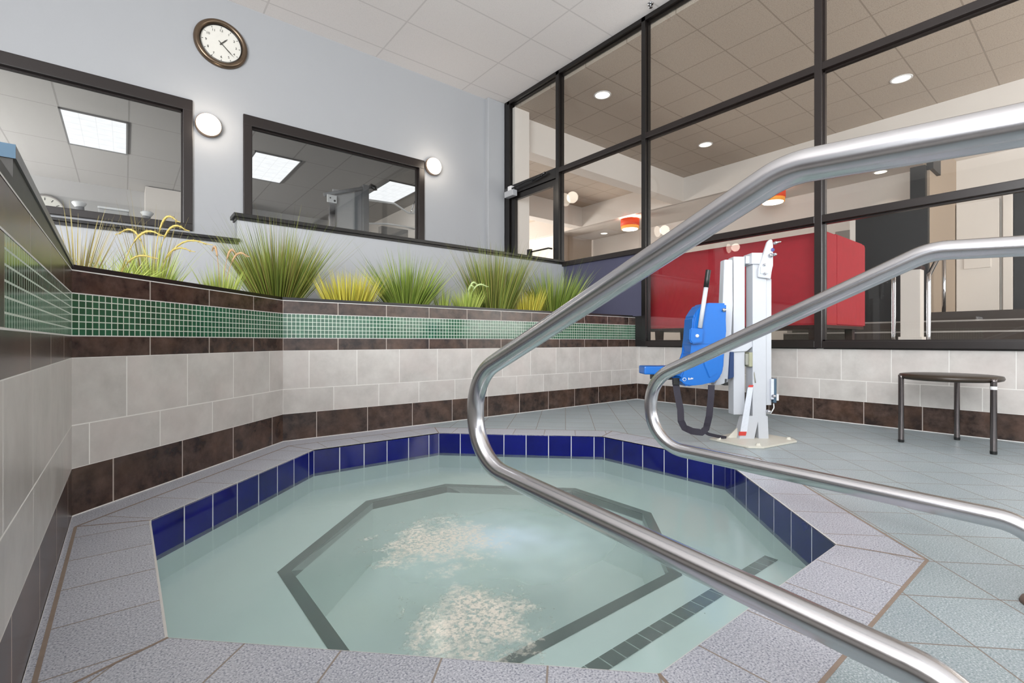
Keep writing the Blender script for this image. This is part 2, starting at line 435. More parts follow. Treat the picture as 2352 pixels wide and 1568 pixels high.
# coping tiles run on to the wall at the left and corner sides
b.face([(*COP[7], .0003), (*COP[0], .0003), (XL, 2.6, .0003), (XL, COP[7][1]-.1, .0003)], [(.05, 10), (.1, 10), (.1, 10), (.05, 10)], 0)
b.face([(*COP[0], .0003), (*COP[1], .0003), (YN-2.7646, YN, .0003), (XL, 2.6, .0003)], [(.05, 10), (.1, 10), (.1, 10), (.05, 10)], 0)
b.face([(*COP[1], .0003), (COP[1][0]+1.1, COP[1][1], .0003), (COP[1][0]+1.1, YN, .0003), (YN-2.7646, YN, .0003)], [(.05, 10), (.1, 10), (.1, 10), (.05, 10)], 0)
st(b.build('floor_coping', ['coping', plain('tan_grout', '8f7f73', .8, var=.2), 'cgrout']))

# hot tub basin: blue waterline band, plaster walls, bench, steps, floor
WZ = -.152
b = MB(); IN = offset(POOL, [-.47, -.46, -.47, -.49, -.50, -.56, -.37, -.465]); START = [0., 0., 0., -.02, .0, 0., 0., 0.]
for i in range(8):
    p0, p1 = Vector(POOL[i]), Vector(POOL[(i+1) % 8]); L = (p1-p0).length
    b.face([(*p0, 0), (*p1, 0), (*p1, -.17), (*p0, -.17)], [(START[i], 1), (START[i]+L, 1), (START[i]+L, 1.17), (START[i], 1.17)], 0)
    b.face([(*p0, -.17), (*p1, -.17), (*p1, -.30), (*p0, -.30)], None, 1)
st(b.build('wall_pool_basin', ['blue', 'plaster']))
b = MB()
BZ = -.262
for i in range(8):
    p0, p1 = POOL[i], POOL[(i+1) % 8]; q0, q1 = IN[i], IN[(i+1) % 8]
    b.face([(*p0, BZ), (*p1, BZ), (*q1, BZ), (*q0, BZ)], None, 0)
    b.face([(*q0, BZ), (*q1, BZ), (*q1, -.62), (*q0, -.62)], None, 0)
b.face([(*q, -.62) for q in IN], None, 0)
st(b.build('floor_pool_bench', ['plaster']))
def strip(p0, p1, wd, z, name, off=0):
    b = MB(); p0, p1 = Vector(p0), Vector(p1); t = (p1-p0).normalized(); n = Vector((t.y, -t.x)); L = (p1-p0).length
    c = Vector((1.41, 1.9)); n = n if n.dot((p0+p1)/2-c) > 0 else -n
    A = [p0, p1, p1+n*wd, p0+n*wd]
    b.face([(*a, z) for a in A], [(0, 5), (L, 5), (L, 5+wd), (0, 5+wd)])
    b.face([(*p0, z), (*p1, z), (*p1, z-wd), (*p0, z-wd)], [(0, 5), (L, 5), (L, 5-wd), (0, 5-wd)])
    return st(b.build(name, 'nosing'))
b = MB(); OUT = offset(IN, .05)
for i in range(8):
    b.face([(*IN[i], BZ+.002), (*IN[(i+1) % 8], BZ+.002), (*OUT[(i+1) % 8], BZ+.002), (*OUT[i], BZ+.002)])
    b.face([(*IN[i], BZ+.002), (*IN[(i+1) % 8], BZ+.002), (*IN[(i+1) % 8], BZ-.04), (*IN[i], BZ-.04)])
st(b.build('trim_bench_nosing', plain('dark_bench_nosing', '19181b', .4, var=.3, scale=20)))
# entry step along the front side
b = MB(); b.box(.82, 2.06, .602, .905, -.40, -.185)
st(b.build('floor_pool_step', 'plaster'))
strip((.80, .905), (2.06, .905), .052, -.183, 'trim_step_nosing')
# water
b = MB(); W = offset(POOL, .001)
f_ = b.face([(*p, WZ) for p in W]); f_.normal_update()
if f_.normal.z < 0: f_.normal_flip()
o = b.build('spa_water', 'water', recalc=False); tag(o, 'milky green spa water with pale bubbling foam in the octagonal tub', 'water', kind='stuff')

# tiled walls: bands of tile, uv in metres
Z_ = [0., .190, .3635, .634, .7215, .892, .9836]
def tiled_wall(name, p0, p1, offs, zmax=6, both=None, back=.14):
    """offs: u offsets for base, white low, white high, lower brown, mosaic, upper brown"""
    b = MB(); p0, p1 = Vector(p0), Vector(p1); L = (p1-p0).length
    mi = [0, 1, 2, 0, 3, 0]
    for k in range(6):
        if Z_[k+1] > zmax: break
        z0, z1 = Z_[k], Z_[k+1]; o_ = offs[k]
        v0 = {0: 60.02, 1: 0., 2: 0., 3: 60.02, 4: 0., 5: 60.02}[k]
        b.face([(*p0, z0), (*p1, z0), (*p1, z1), (*p0, z1)], [(-o_, v0), (L-o_, v0), (L-o_, v0+z1-z0), (-o_, v0+z1-z0)], mi[k])
        g = .0022   # pale grout line between the bands
        t = (p1-p0).normalized(); n = Vector((t.y, -t.x)); n = n if n.dot(Vector((2, 1.5))-p0) > 0 else -n
        if k in (3, 4, 5):
            a, c = p0+n*.0008, p1+n*.0008
            b.face([(*a, z1-g), (*c, z1-g), (*c, z1+g), (*a, z1+g)], None, 4)
        if k == 0:
            a, c = p0+n*.001, p1+n*.001
            b.face([(*a, 0), (*c, 0), (*c, .005), (*a, .005)], None, 4)
    # body behind the tiles
    t = (p1-p0).normalized(); n = Vector((t.y, -t.x)); n = n if n.dot(Vector((2, 1.5))-p0) > 0 else -n
    zt = Z_[6] if zmax > 5 else zmax
    q0, q1 = p0-n*.002, p1-n*.002; r0, r1 = p0-n*back, p1-n*back
    b.face([(*q0, -.1), (*q1, -.1), (*q1, zt), (*q0, zt)], None, 5)
    b.face([(*r0, -.1), (*r1, -.1), (*r1, zt), (*r0, zt)], None, 5)
    b.face([(*q0, zt), (*q1, zt), (*r1, zt), (*r0, zt)], None, 5)
    return st(b.build(name, ['brown', 'white_lo', 'white_hi', 'mosaic', 'cgrout', 'wall'], recalc=False))
CM = (XL, 2.600); CN = (YN-2.7646, YN)
tiled_wall('wall_corner', CM, CN, [.178, .072, .243, .366, 0., .366])
tiled_wall('wall_front', CN, (XR, YN), [.227, .350, .175, .382, 0., .382])
tiled_wall('wall_right', (XR, YN), (XR, -4.8), [YN-3.232, YN-1.655, YN-1.836, 0, 0, 0], zmax=.635)
b = None
tiled_wall('wall_left', CM, (XL, 1.219), [2.6-2.051, 2.6-1.914, 2.6-2.2555, 2.6-1.903, .002, 2.6-1.903])
o = tiled_wall('wall_left', (XL, 1.219), (XL, -4.8), [.337, .1, .0145, .08, 0., .08])
o.data.materials[3] = M['brown']
# planter rim (black liner) on the corner and front walls
b = MB()
for p0, p1 in ((CM, CN), (CN, (XR-.06, YN))):
    p0, p1 = Vector(p0), Vector(p1); t = (p1-p0).normalized(); n = Vector((-t.y, t.x))
    A = [p0+n*.012, p1+n*.012, p1+n*.035, p0+n*.035]
    b.face([(*A[0], .98), (*A[1], .98), (*A[1], 1.008), (*A[0], 1.008)])
    b.face([(*A[2], .90), (*A[3], .90), (*A[3], 1.008), (*A[2], 1.008)])
    b.face([(*a, 1.008) for a in A])
st(b.build('trim_planter_rim', 'black'))
# slate cap on the left wall: sloping body and a thin overhanging slab that stops short
b = MB()
b.prism([(-4.0, .9836), (2.59, .9836), (2.59, .9995), (1.30, 1.046), (1.30, 1.008), (-4.0, 1.008)], XL-.6, XL, 'x')
st(b.build('trim_wall_cap', 'capdark'))
b = MB()
b.prism([(1.30, 1.0455), (2.62, 1.0), (2.62, 1.016), (1.30, 1.070)], XL-.6, XL+.004, 'x')
st(b.build('trim_cap_slab', 'caprim'))
b = MB(); b.box(XL-.6, XL+.004, 1.297, 1.3, 1.044, 1.0705)
st(b.build('trim_cap_end', 'teal'))
# planter soil
b = MB()
b.prism([(-4.99, 2.78), (XL-.16, 2.78), (CN[0]-.09, YN+.15), (XR-.03, YN+.15), (XR-.03, YK-.005), (-4.99, YK-.005)], .80, .895, 'z')
tag(b.build('planter_soil', 'soil'), 'dark soil filling the raised planter behind the mosaic wall', 'soil', kind='stuff')
# knee wall with stepped sill
b = MB(); b.box(.775, XR-.02, YK, YK+.13, .8, 1.775); b.box(-5, .775, YK, YK+.13, .8, 1.555)
st(b.build('wall_knee', 'wall'))
b = MB(); b.box(.745, XR-.03, YK-.035, YK+.17, 1.793, 1.828, bev=.004); b.box(.762, XR-.03, YK-.012, YK+.14, 1.77, 1.795)
st(b.build('trim_sill_high', 'black'))
b = MB(); b.box(-5, .795, YK-.03, YK+.17, 1.577, 1.602, bev=.004); b.box(-5, .783, YK-.012, YK+.14, 1.553, 1.579)
st(b.build('trim_sill_low', 'black'))
st(BX(-5, XR, YK+.13, YC, .85, 1.05).build('floor_passage', 'darkfloor'))

# far wall (clock wall) with two gym windows
W1 = (-1.74, .572); W2 = (1.055, 3.363); WB, WT = 1.885, 3.290
b = MB(); T = .14
b.box(-5, W1[0], YC, YC+T, .8, ZC); b.box(W1[1], W2[0], YC, YC+T, .8, ZC); b.box(W2[1], XR+.1, YC, YC+T, .8, ZC)
for x0, x1 in (W1, W2): b.box(x0, x1, YC, YC+T, .8, WB); b.box(x0, x1, YC, YC+T, WT, ZC)
st(b.build('wall_far', 'wall'))
st(BX(4.45, XR-.055, YC-.08, YC+.01, .85, ZC-.001, bev=.012).build('trim_pilaster', 'wall'))
for k, (x0, x1) in enumerate((W1, W2)):
    r = empty('window_%d' % (k+1), ((x0+x1)/2, YC, WB)); st(r)
    w_, h_ = (x1-x0)/2, WT-WB
    b = MB()
    f = .088; y0, y1 = -.03, .10
    b.box(-w_, w_, y0, y1, h_-.12, h_, bev=.006); b.box(-w_, w_, y0, y1, 0, .075, bev=.006)
    b.box(-w_, -w_+f, y0, y1, .07, h_-.115, bev=.006); b.box(w_-f, w_, y0, y1, .07, h_-.115, bev=.006)
    b.box(-w_+f-.01, w_-f+.01, .02, .06, h_-.135, h_-.11); b.box(-w_+f-.01, -w_+f+.012, .02, .06, .07, h_-.11)
    b.box(w_-f-.012, w_-f+.01, .02, .06, .07, h_-.11)
    b.build('window_frame', 'brownblack', r)
    BX(-w_+f, w_-f, .036, .042, .07, h_-.12).build('pane', 'glass', r)
# ceiling, remaining shell walls of the hall
st(BX(-5, XR+.08, -4.9, YC+.1, ZC, ZC+.1).build('ceiling', 'ceil'))
st(BX(-5.1, -5, -4.9, YC+.2, -.1, ZC+.1).build('wall_side', 'wall'))
st(BX(-5, XR, -5.0, -4.9, -.1, ZC).build('wall_behind', 'wall'))
st(BX(-5, XL-.14, -4.9, 2.7, -.1, 0).build('floor_side', 'darkfloor'))
o = empty('sprinkler_head', (4.655, 3.30, ZC)); tag(o, 'small chrome sprinkler head on the white ceiling near the glass wall', 'sprinkler')
MB().lathe([(.0, -.002), (.035, -.002), (.03, -.012), (.008, -.014), (.008, -.04), (.022, -.045), (.022, -.048), (0, -.048)], seg=16).build('escutcheon', 'chrome', o)

# ------------------------------------------------------------------ glass wall on the right
r = empty('window_3', (XR, 0, .64)); st(r)
X0, X1 = -.055, .055
posts = [(6.04, 6.157), (4.916, 4.98), (3.463, 3.518), (1.617, 1.677), (-.25, -.19), (-2.2, -2.14), (-4.9, -4.84)]
for i, (y0, y1) in enumerate(posts):
    z0 = 0 if i >= 2 else .40
    b = MB(); b.box(X0, X1, y0, y1, z0, ZC-.64, bev=.003)
    b.box(-.012, .03, y0-.012, y1+.012, z0+.05, ZC-.64)
    b.build('mullion', 'black' if i < 3 else 'brownblack', r)
def rail(y0, y1, z0, z1, nm='transom', mat='brownblack'):
    b = MB(); b.box(X0, X1, y0, y1, z0-.64, z1-.64, bev=.003)
    b.box(-.012, .03, y0, y1, z0-.64-.012, z1-.64+.012)
    b.build(nm, mat, r)
rail(-4.9, 6.1, ZC-.055, ZC-.001, 'head_rail', 'black')
ys = [6.04, 4.98, 4.916, 3.518, 3.463, 1.677, 1.617, -.19, -.25, -2.14, -2.2, -4.84]
for i in range(0, len(ys), 2):
    y1, y0 = ys[i], ys[i+1]
    if i == 0:
        rail(y0, y1, 3.02, 3.165, 'door_head', 'black')
    else:
        rail(y0, y1, 3.085, 3.15)
        rail(y0, y1, 1.745, 1.806)
        if i >= 4: rail(y0, y1, .643, .70, 'bottom_rail')
        BX(-.004, .002, y0+.005, y1-.005, 1.80-.64, 3.09-.64).build('pane', 'glass', r)
        if i >= 4: BX(-.004, .002, y0+.005, y1-.005, .69-.64, 1.75-.64).build('pane', 'glass', r)
    BX(-.004, .002, y0+.005, y1-.005, (3.15 if i else 3.16)-.64, ZC-.05-.64).build('pane', 'glass', r)
BX(-.02, .02, 3.515, 4.85, .985-.64, 1.75-.64).build('fabric_panel', 'navy', r)
BX(-.03, .05, 3.51, 3.72, 0, 1.0-.64).build('corner_return', 'black', r)
o = empty('door_1', (XR, 5.51, 1.05)); st(o)
b = MB(); b.box(-.03, .03, .42, .50, 0, 1.965, bev=.003); b.box(-.03, .03, -.52, -.455, 0, 1.965, bev=.003); b.box(-.03, .03, -.46, .43, 1.88, 1.965, bev=.003); b.box(-.03, .03, -.46, .43, 0, .2)
b.build('door_frame', 'black', o)
BX(-.004, .002, -.46, .43, .19, 1.885).build('pane', 'glass', o)
b = MB(); b.tube([(-.03, -.43, .98), (-.10, -.43, .98), (-.10, -.05, .98), (-.10, -.05, 1.0)], .012, 8); b.box(-.13, -.09, -.07, .01, .90, 1.02, bev=.004)
b.build('door_handle', 'black', o)
# door closer hung at the top corner of the door
o = empty('door_closer', (XR-.06, 5.93, 3.06)); tag(o, 'grey hydraulic door closer with black arm in the top corner of the glass door', 'door closer')
BX(-.09, 0, -.10, .12, -.10, -.005, bev=.012).build('body', plain('light_grey_plastic', 'a9aaad', .4), o)
BX(-.07, .0, -.03, .06, .0, .07, bev=.01).build('bracket', 'porcelain', o)
BX(-.05, .0, .05, .17, -.02, .06, bev=.008).build('hinge_block', plain('dark_grey_plastic', '3b3b3d', .4), o)
MB().tube(dense([(-.05, 0, .02), (-.06, -.40, .045), (-.04, -.72, .05)]), .012, 8).tube([(-.04, -.5, .03), (-.04, -.78, .07)], .016, 8).build('arm', 'black', o)

# ------------------------------------------------------------------ handrails
def handrail(name, X, pts, rads, label, D=.057):
    path = dense(fillet([(0, y, z) for y, z in pts], rads, 14), .03)
    o = MB().tube(path, D/2, 28, cap=True).build('tube', 'steel')
    root = empty(name, (X, 0, 0)); o.parent = root
    tag(root, label, 'handrail', 'stainless steel exit handrails')
    for y in (pts[0][0], pts[-1][0]):
        MB().lathe([(D/2, .035), (D/2+.008, .032), (D/2+.016, .016), (.062, .010), (.066, .0), (.0, .0)], (0, y, 0.0), seg=32).build('floor_flange', plain('worn_bronze_flange', '8a7468', .45, .6, var=.3), root)
    return root
handrail('pool_handrail', .92, [(-.62, .0), (-.62, .93), (.366, 1.006), (1.345, .583), (1.345, .298), (.09, .205), (.09, .0)], [.16, .16, .17, .17, .11],
         'nearer stainless steel handrail, bent over the spa water in the foreground')
handrail('pool_handrail', 1.90, [(-.62, .0), (-.62, .90), (.35, .972), (1.345, .523), (1.345, .224), (.10, .205), (.10, .0)], [.16, .16, .17, .17, .11],
         'farther stainless steel handrail, in front of the blue chair lift')

# ------------------------------------------------------------------ stool
o = empty('side_stool', (4.337, .703, 0)); tag(o, 'low round black stool on three metal legs by the tiled right wall', 'stool')
MB().lathe([(0, .437), (.235, .437), (.262, .445), (.268, .458), (.262, .472), (.24, .476), (0, .476)], seg=64).build('seat', 'stooltop', o)
for x, y in ((4.203, .932), (4.604, .705), (4.196, .474)):
    lx, ly = x-4.337, y-.703
    lg = MB().tube([(lx, ly, .0), (lx, ly, .008), (lx, ly, .45), (lx, ly, .466)], lambda t: .0165, 18).build('leg', 'gun', o)
    MB().lathe([(0, .0), (.015, .0), (.0175, .006), (.0175, .02)], (lx, ly, 0), seg=18).build('foot', 'rubber', lg)
    if y < .5: MB().lathe([(.017, .40), (.0173, .41), (.017, .42)], (lx, ly, 0), seg=18).build('ring', 'porcelain', lg)

# ------------------------------------------------------------------ pool lift
D_ = 3.44; PXM = 1111.12/D_
org = (1176+0, 783.13)
def LA(px): return (px-1745)/PXM
def LZ(py): return .7-(py-783.13)/PXM
u0 = (1745-1176)/1111.12
LO = (D_*(CA+SA*u0), D_*(SA-CA*u0), 0)
RZ = -(PI/2-YAW)
L = empty('pool_lift', LO, RZ); tag(L, 'white pool access lift with blue plastic chair on a bolted base plate', 'pool lift')
def QA(px, b): return (px-1176)/1111.12*(D_+b)-(1745-1176)/PXM
def QZ(py, b): return .7-(py-783.13)/1111.12*(D_+b)
def lbox(x0, x1, y0, y1, b0, b1, bev=.004): return BX(QA(x0, b0), QA(x1, b0), b0, b1, QZ(y1, b0), QZ(y0, b0), bev=bev)
def lpoly(pts, b0, b1, bev=.003): return MB().prism([(QA(x, b0), QZ(y, b0)) for x, y in pts], b0, b1, 'y', bev)
# base plate: outline measured on the floor
def toL(x, y):
    dx, dy = x-LO[0], y-LO[1]; return (dx*SA-dy*CA, dx*CA+dy*SA)
bp = MB().prism([toL(*p) for p in ((3.23, 1.80), (3.175, 1.50), (3.24, 1.43), (3.62, 1.375), (3.68, 1.42), (3.735, 1.80))], .001, .014, 'z', .003).build('base_plate', 'creamp', L)
for p in ((3.25, 1.74), (3.25, 1.47), (3.62, 1.43), (3.68, 1.75)):
    x, y = toL(*p); MB().lathe([(0, .03), (.012, .03), (.014, .02), (.02, .014)], (x, y, 0), seg=8).build('anchor_bolt', 'creamp', bp)
# lower pedestal: splayed legs
lpoly([(1712, 955), (1742, 955), (1741, 968), (1731, 1018), (1694, 1018)], -.035, .05).build('pedestal_leg', 'white_powder', L)
lpoly([(1740, 955), (1764, 955), (1766, 1010), (1743, 1010), (1741, 968)], -.03, .05).build('pedestal_leg', 'white_powder', L)
lpoly([(1694, 1008), (1694, 982), (1668, 1008)], .0, .012, .001).build('gusset', 'creamp', L)
b = lpoly([(1718, 889), (1730, 889), (1716, 992), (1699, 998)], -.042, -.037, 0); b.build('warning_label', 'label', L)
lpoly([(1698, 991), (1715, 991), (1713, 1000), (1697, 1000)], -.0435, -.037, 0).build('label_band', 'redlabel', L)
lpoly([(1721, 884), (1731, 884), (1729, 889), (1719, 889)], -.0435, -.037, 0).build('label_band', 'redlabel', L)
# mast
m_ = lbox(1729, 1760, 580, 957, -.03, .07).build('mast', 'white_powder', L)
lbox(1759.5, 1772, 640, 930, -.01, .05, .003).build('mast_rod', 'white_powder', L)
lbox(1727, 1751, 580, 606, -.045, .08).build('mast_cap', 'white_powder', L)
lpoly([(1768, 550), (1774, 550), (1776, 560), (1776, 610), (1771, 625), (1771, 640), (1742, 636), (1742, 618), (1752, 588), (1763, 555)], -.055, -.035).build('top_plate', 'white_powder', L)
lbox(1747, 1765, 612, 628, -.060, -.054, .001).build('top_label', plain('grey_label', 'b9c2c6', .4), L)
b = MB()
for x, y, rr in ((1770, 562, .012), (1758, 590, .014), (1768, 588, .011), (1744, 611, .008), (1745, 631, .008), (1770, 908, .012), (1758, 943, .014)):
    MB().lathe([(rr, 0), (rr, -.02), (rr*.6, -.026), (0, -.026)], (LA(x), -.055 if y < 700 else -.03, LZ(y)), 'y', seg=10).build('bolt', 'chrome', L)
MB().tube([(LA(1770), -.08, LZ(562)), (LA(1779), -.08, LZ(560))], .006, 8).build('pin', 'chrome', L)
MB().lathe([(.0, 0), (.013, 0), (.013, -.002), (0, -.002)], (LA(1765), -.056, LZ(577)), 'y', seg=14).build('round_sticker', plain('violet_sticker', '4a4f86', .5), L)
# counterweight column and its link
lbox(1685, 1711, 589, 952, .0, .085).build('outer_column', 'white_powder', L)
b = MB(); b.tube([(LA(1709), .03, LZ(599)), (LA(1730), .03, LZ(601))], .022, 12)
b.box(LA(1712), LA(1724), -.01, .06, LZ(606), LZ(588), bev=.006); b.build('link', 'white_powder', L)
lpoly([(1722, 612), (1727, 612), (1733, 760), (1729, 760)], .02, .04).build('actuator', 'white_powder', L)
lpoly([(1660, 800), (1690, 798), (1716, 786), (1729, 782), (1729, 795), (1716, 806), (1660, 810)], -.02, .03).build('swing_arm', 'white_powder', L)
lbox(1713, 1722, 812, 838, -.02, .03).build('junction_box', 'greybox', L)
lbox(1721, 1729, 809, 842, -.03, .04).build('junction_cover', plain('drab_plastic', '98987f', .5), L)
MB().tube(dense([(LA(1727), -.02, LZ(842)), (LA(1727.5), -.03, LZ(860)), (LA(1730), -.03, LZ(878))]), .0045, 6).build('cable', 'greybox', L)
# seat mast leaning back
lpoly([(1664, 596), (1683, 596), (1683, 700), (1678, 800), (1673, 878), (1652, 884), (1640, 884), (1655, 860), (1660, 700)], -.02, .05, .004).build('seat_mast', 'white_powder', L)
lpoly([(1677, 808), (1686, 808), (1686, 866), (1673, 871)], -.03, .06).build('side_pad', 'navyp', L)
lbox(1664, 1673, 869, 885, -.02, .04, .002).build('rubber_stop', 'rubber', L)
# chair: moulded shell with side wall, armrest box, foot plate
ch = lpoly([(1606, 706), (1614, 698), (1625, 695), (1670, 696), (1668, 760), (1663, 845), (1658, 862), (1647, 876), (1637, 880), (1625, 880), (1612, 879), (1596, 885), (1580, 888), (1572, 886), (1566, 872), (1562, 868), (1590, 812), (1588, 790), (1592, 728)], -.20, -.03, .012).build('chair_shell', 'bluep', L)
lpoly([(1612, 812), (1655, 806), (1650, 858), (1630, 868), (1618, 840)], -.208, -.198, .004).build('shell_recess', 'bluep', ch)
lpoly([(1600, 716), (1610, 702), (1626, 700), (1655, 701), (1652, 790), (1596, 790)], -.205, -.196, .003).build('shell_rib', 'bluep', ch)
lpoly([(1585, 753), (1618, 755), (1614, 787), (1590, 790), (1584, 782)], -.25, -.19, .008).build('armrest_block', 'bluep', L)
MB().lathe([(.011, 0), (.011, -.008), (0, -.008)], (QA(1601, -.25), -.25, QZ(771, -.25)), 'y', seg=12).build('armrest_bolt', 'porcelain', L)
b = MB(); b.box(QA(1480, -.1), QA(1560, -.1), -.10, .05, QZ(860, -.1), QZ(841, -.1), bev=.01)
b.build('foot_plate', 'bluep', L)
lbox(1500, 1570, 858, 872, -.04, .04).build('foot_bracket', 'rubber', L)
MB().lathe([(.009, 0), (.012, 0), (.012, -.001), (.009, -.001)], (QA(1572, -.207), -.207, QZ(871, -.207)), 'y', seg=18).build('logo_drop', 'porcelain', L)
b = MB()
for k, (x, h) in enumerate(((1581, 5), (1584, 3), (1587, 4), (1590, 3))): b.box(QA(x, -.207), QA(x+2, -.207), -.2075, -.2065, QZ(872-k*.5, -.207), QZ(872-h-k*.5, -.207))
b.build('logo_letters', 'porcelain', L)
MB().lathe([(.012, 0), (.012, -.02), (0, -.02)], (QA(1661, -.2), -.2, QZ(712, -.2)), 'y', seg=12).build('shell_bolt', 'chrome', L)
# arm lever with black grip
lv = MB().tube([(QA(1607.5, -.23), -.23, QZ(753, -.23)), (QA(1622, -.23), -.23, QZ(658, -.23))], .0145, 16).build('arm_lever', 'white_powder', L)
MB().tube(dense([(QA(1621.5, -.23), -.23, QZ(660, -.23)), (QA(1627, -.23), -.23, QZ(621, -.23)), (QA(1627.2, -.23), -.23, QZ(620, -.23))]), .0165, 16).build('grip', 'rubber', lv)
# safety belt hanging in a loop with a tail
def ribbon(pts, wd, twist=None):
    b = MB(); pts = dense([(QA(x, y), y, QZ(z, y)) for x, y, z in pts], .02); n = len(pts); prev = None
    for i, p in enumerate(pts):
        t = (pts[min(i+1, n-1)]-pts[max(i-1, 0)]).normalized()
        side = Vector((t.z, 0, -t.x)).normalized() if twist is None else Vector((math.cos(twist(i/n))*abs(t.z), math.sin(twist(i/n)), -t.x)).normalized()
        nn = t.cross(side).normalized()*.0015; s_ = side*wd/2
        cur = [p-s_-nn, p+s_-nn, p+s_+nn, p-s_+nn]
        if prev:
            for a in range(4): b.face([prev[a], prev[(a+1) % 4], cur[(a+1) % 4], cur[a]])
        prev = cur
    return b
ribbon([(1551, -.16, 872), (1556, -.16, 905), (1563, -.16, 940), (1564, -.16, 966), (1572, -.15, 982), (1590, -.13, 990), (1612, -.12, 993), (1622, -.12, 984), (1629, -.14, 955), (1633, -.15, 910), (1634, -.15, 884)], .045).build('safety_belt', 'webbing', L)
ribbon([(1615, -.12, 990), (1628, -.11, 997), (1645, -.08, 1001), (1668, -.03, 1005)], .022).build('belt_tail', 'webbing', L)
lbox(1547, 1561, 868, 884, -.175, -.145, .002).build('belt_anchor', 'rubber', L)
# control box on the right
lbox(1777, 1784, 869, 925, -.03, .04).build('control_box', 'teal', L)
lbox(1771, 1778, 870, 917, -.03, .03, .002).build('control_face', 'label', L)
lbox(1783, 1789, 905, 920, .0, .03, .002).build('control_bracket', 'porcelain', L)
MB().tube(dense(fillet([(LA(1775), -.01, LZ(926)), (LA(1776), -.01, LZ(936)), (LA(1766), -.02, LZ(949))], [.02])), .004, 6).build('cable', 'porcelain', L)

# ------------------------------------------------------------------ wall lamps and clock
def wall_lamp(x, z, label, dia=.25):
    o = empty('wall_lamp', (x, YC, z)); tag(o, label, 'lamp', 'round wall lamps on the white wall')
    R = dia/2
    MB().lathe([(0, -.001), (R, -.001), (R, -.055), (R-.006, -.062), (R-.02, -.062)], axis='y', seg=40).build('rim', plain('bronze_lamp_rim', 'a58f7c', .4, .3), o)
    MB().lathe([(R-.006, -.058), (R-.012, -.075), (R-.04, -.095), (R*.4, -.106), (0, -.108)], axis='y', seg=40).build('diffuser', 'lamp_warm', o)
    l = bpy.data.lights.new('wall_lamp_light', 'POINT'); l.energy = 5; l.color = (1, .87, .72); l.shadow_soft_size = .1
    q = bpy.data.objects.new('wall_lamp_light', l); C.objects.link(q); q.location = (x, YC-.24, z)
wall_lamp(.715, 3.058, 'glowing round wall lamp between the two gym windows')
wall_lamp(3.50, 3.235, 'glowing round wall lamp right of the right gym window')
wall_lamp(-2.35, 3.06, 'glowing round wall lamp left of the left gym window')
CZ = 4.003
o = empty('wall_clock', (.838, YC, CZ)); tag(o, 'round clock with antique bronze rim high on the white wall', 'clock')
R = .262
MB().lathe([(0, -.002), (R, -.002), (R, -.02), (R-.01, -.042), (R-.028, -.052), (R-.045, -.046), (R-.058, -.03), (R-.064, -.018)], axis='y', seg=64).build('rim', 'brass', o)
MB().lathe([(R-.062, -.032), (R-.066, -.034), (R-.068, -.018)], axis='y', seg=64).build('inner_ring', 'black', o)
MB().lathe([(R-.06, -.016), (0, -.016)], axis='y', seg=64).build('dial', 'dial', o)
def hand(ang, ln, tail, wd, y, nm):
    a = math.radians(ang); d = Vector((math.sin(a), 0, math.cos(a))); s_ = Vector((d.z, 0, -d.x))
    b = MB(); P_ = [d*-tail-s_*wd*.6, d*-tail+s_*wd*.6, d*ln*.6+s_*wd, d*ln, d*ln*.6-s_*wd]
    A = [p+Vector((0, y, 0)) for p in P_]; B = [p+Vector((0, y-.003, 0)) for p in P_]
    b.face(A); b.face(B[::-1])
    for i in range(5): b.face([A[i], A[(i+1) % 5], B[(i+1) % 5], B[i]])
    b.build(nm, 'ink', o)
hand(41, .095, .02, .006, -.022, 'hour_hand')
hand(132, .165, .035, .005, -.027, 'minute_hand')
MB().lathe([(0, -.032), (.009, -.032), (.009, -.018)], axis='y', seg=16).build('hub', 'ink', o)
def text_mesh(body, size):
    cu = bpy.data.curves.new('numeral', 'FONT'); cu.body = body; cu.size = size; cu.align_x = 'CENTER'; cu.align_y = 'CENTER'; cu.extrude = .0006
    t = bpy.data.objects.new('t', cu); C.objects.link(t); bpy.context.view_layer.update()
    me = bpy.data.meshes.new_from_object(t.evaluated_get(bpy.context.evaluated_depsgraph_get()))
    bpy.data.objects.remove(t); return me
for h in range(1, 13):
    a = math.radians(h*30); me = text_mesh(str(h), .036); me.name = 'numeral'
    me.transform(Matrix.Translation((math.sin(a)*.145, -.019, math.cos(a)*.145)) @ Matrix.Rotation(PI/2, 4, 'X'))
    me.materials.clear(); me.materials.append(M['ink'])
    q = bpy.data.objects.new('numeral', me); C.objects.link(q); q.parent = o
    MB().box(-.0025, .0025, -.0195, -.0175, .172, .186, rot=Matrix.Rotation(a, 3, 'Y'), piv=(0, -.018, 0)).build('hour_mark', 'ink', o)

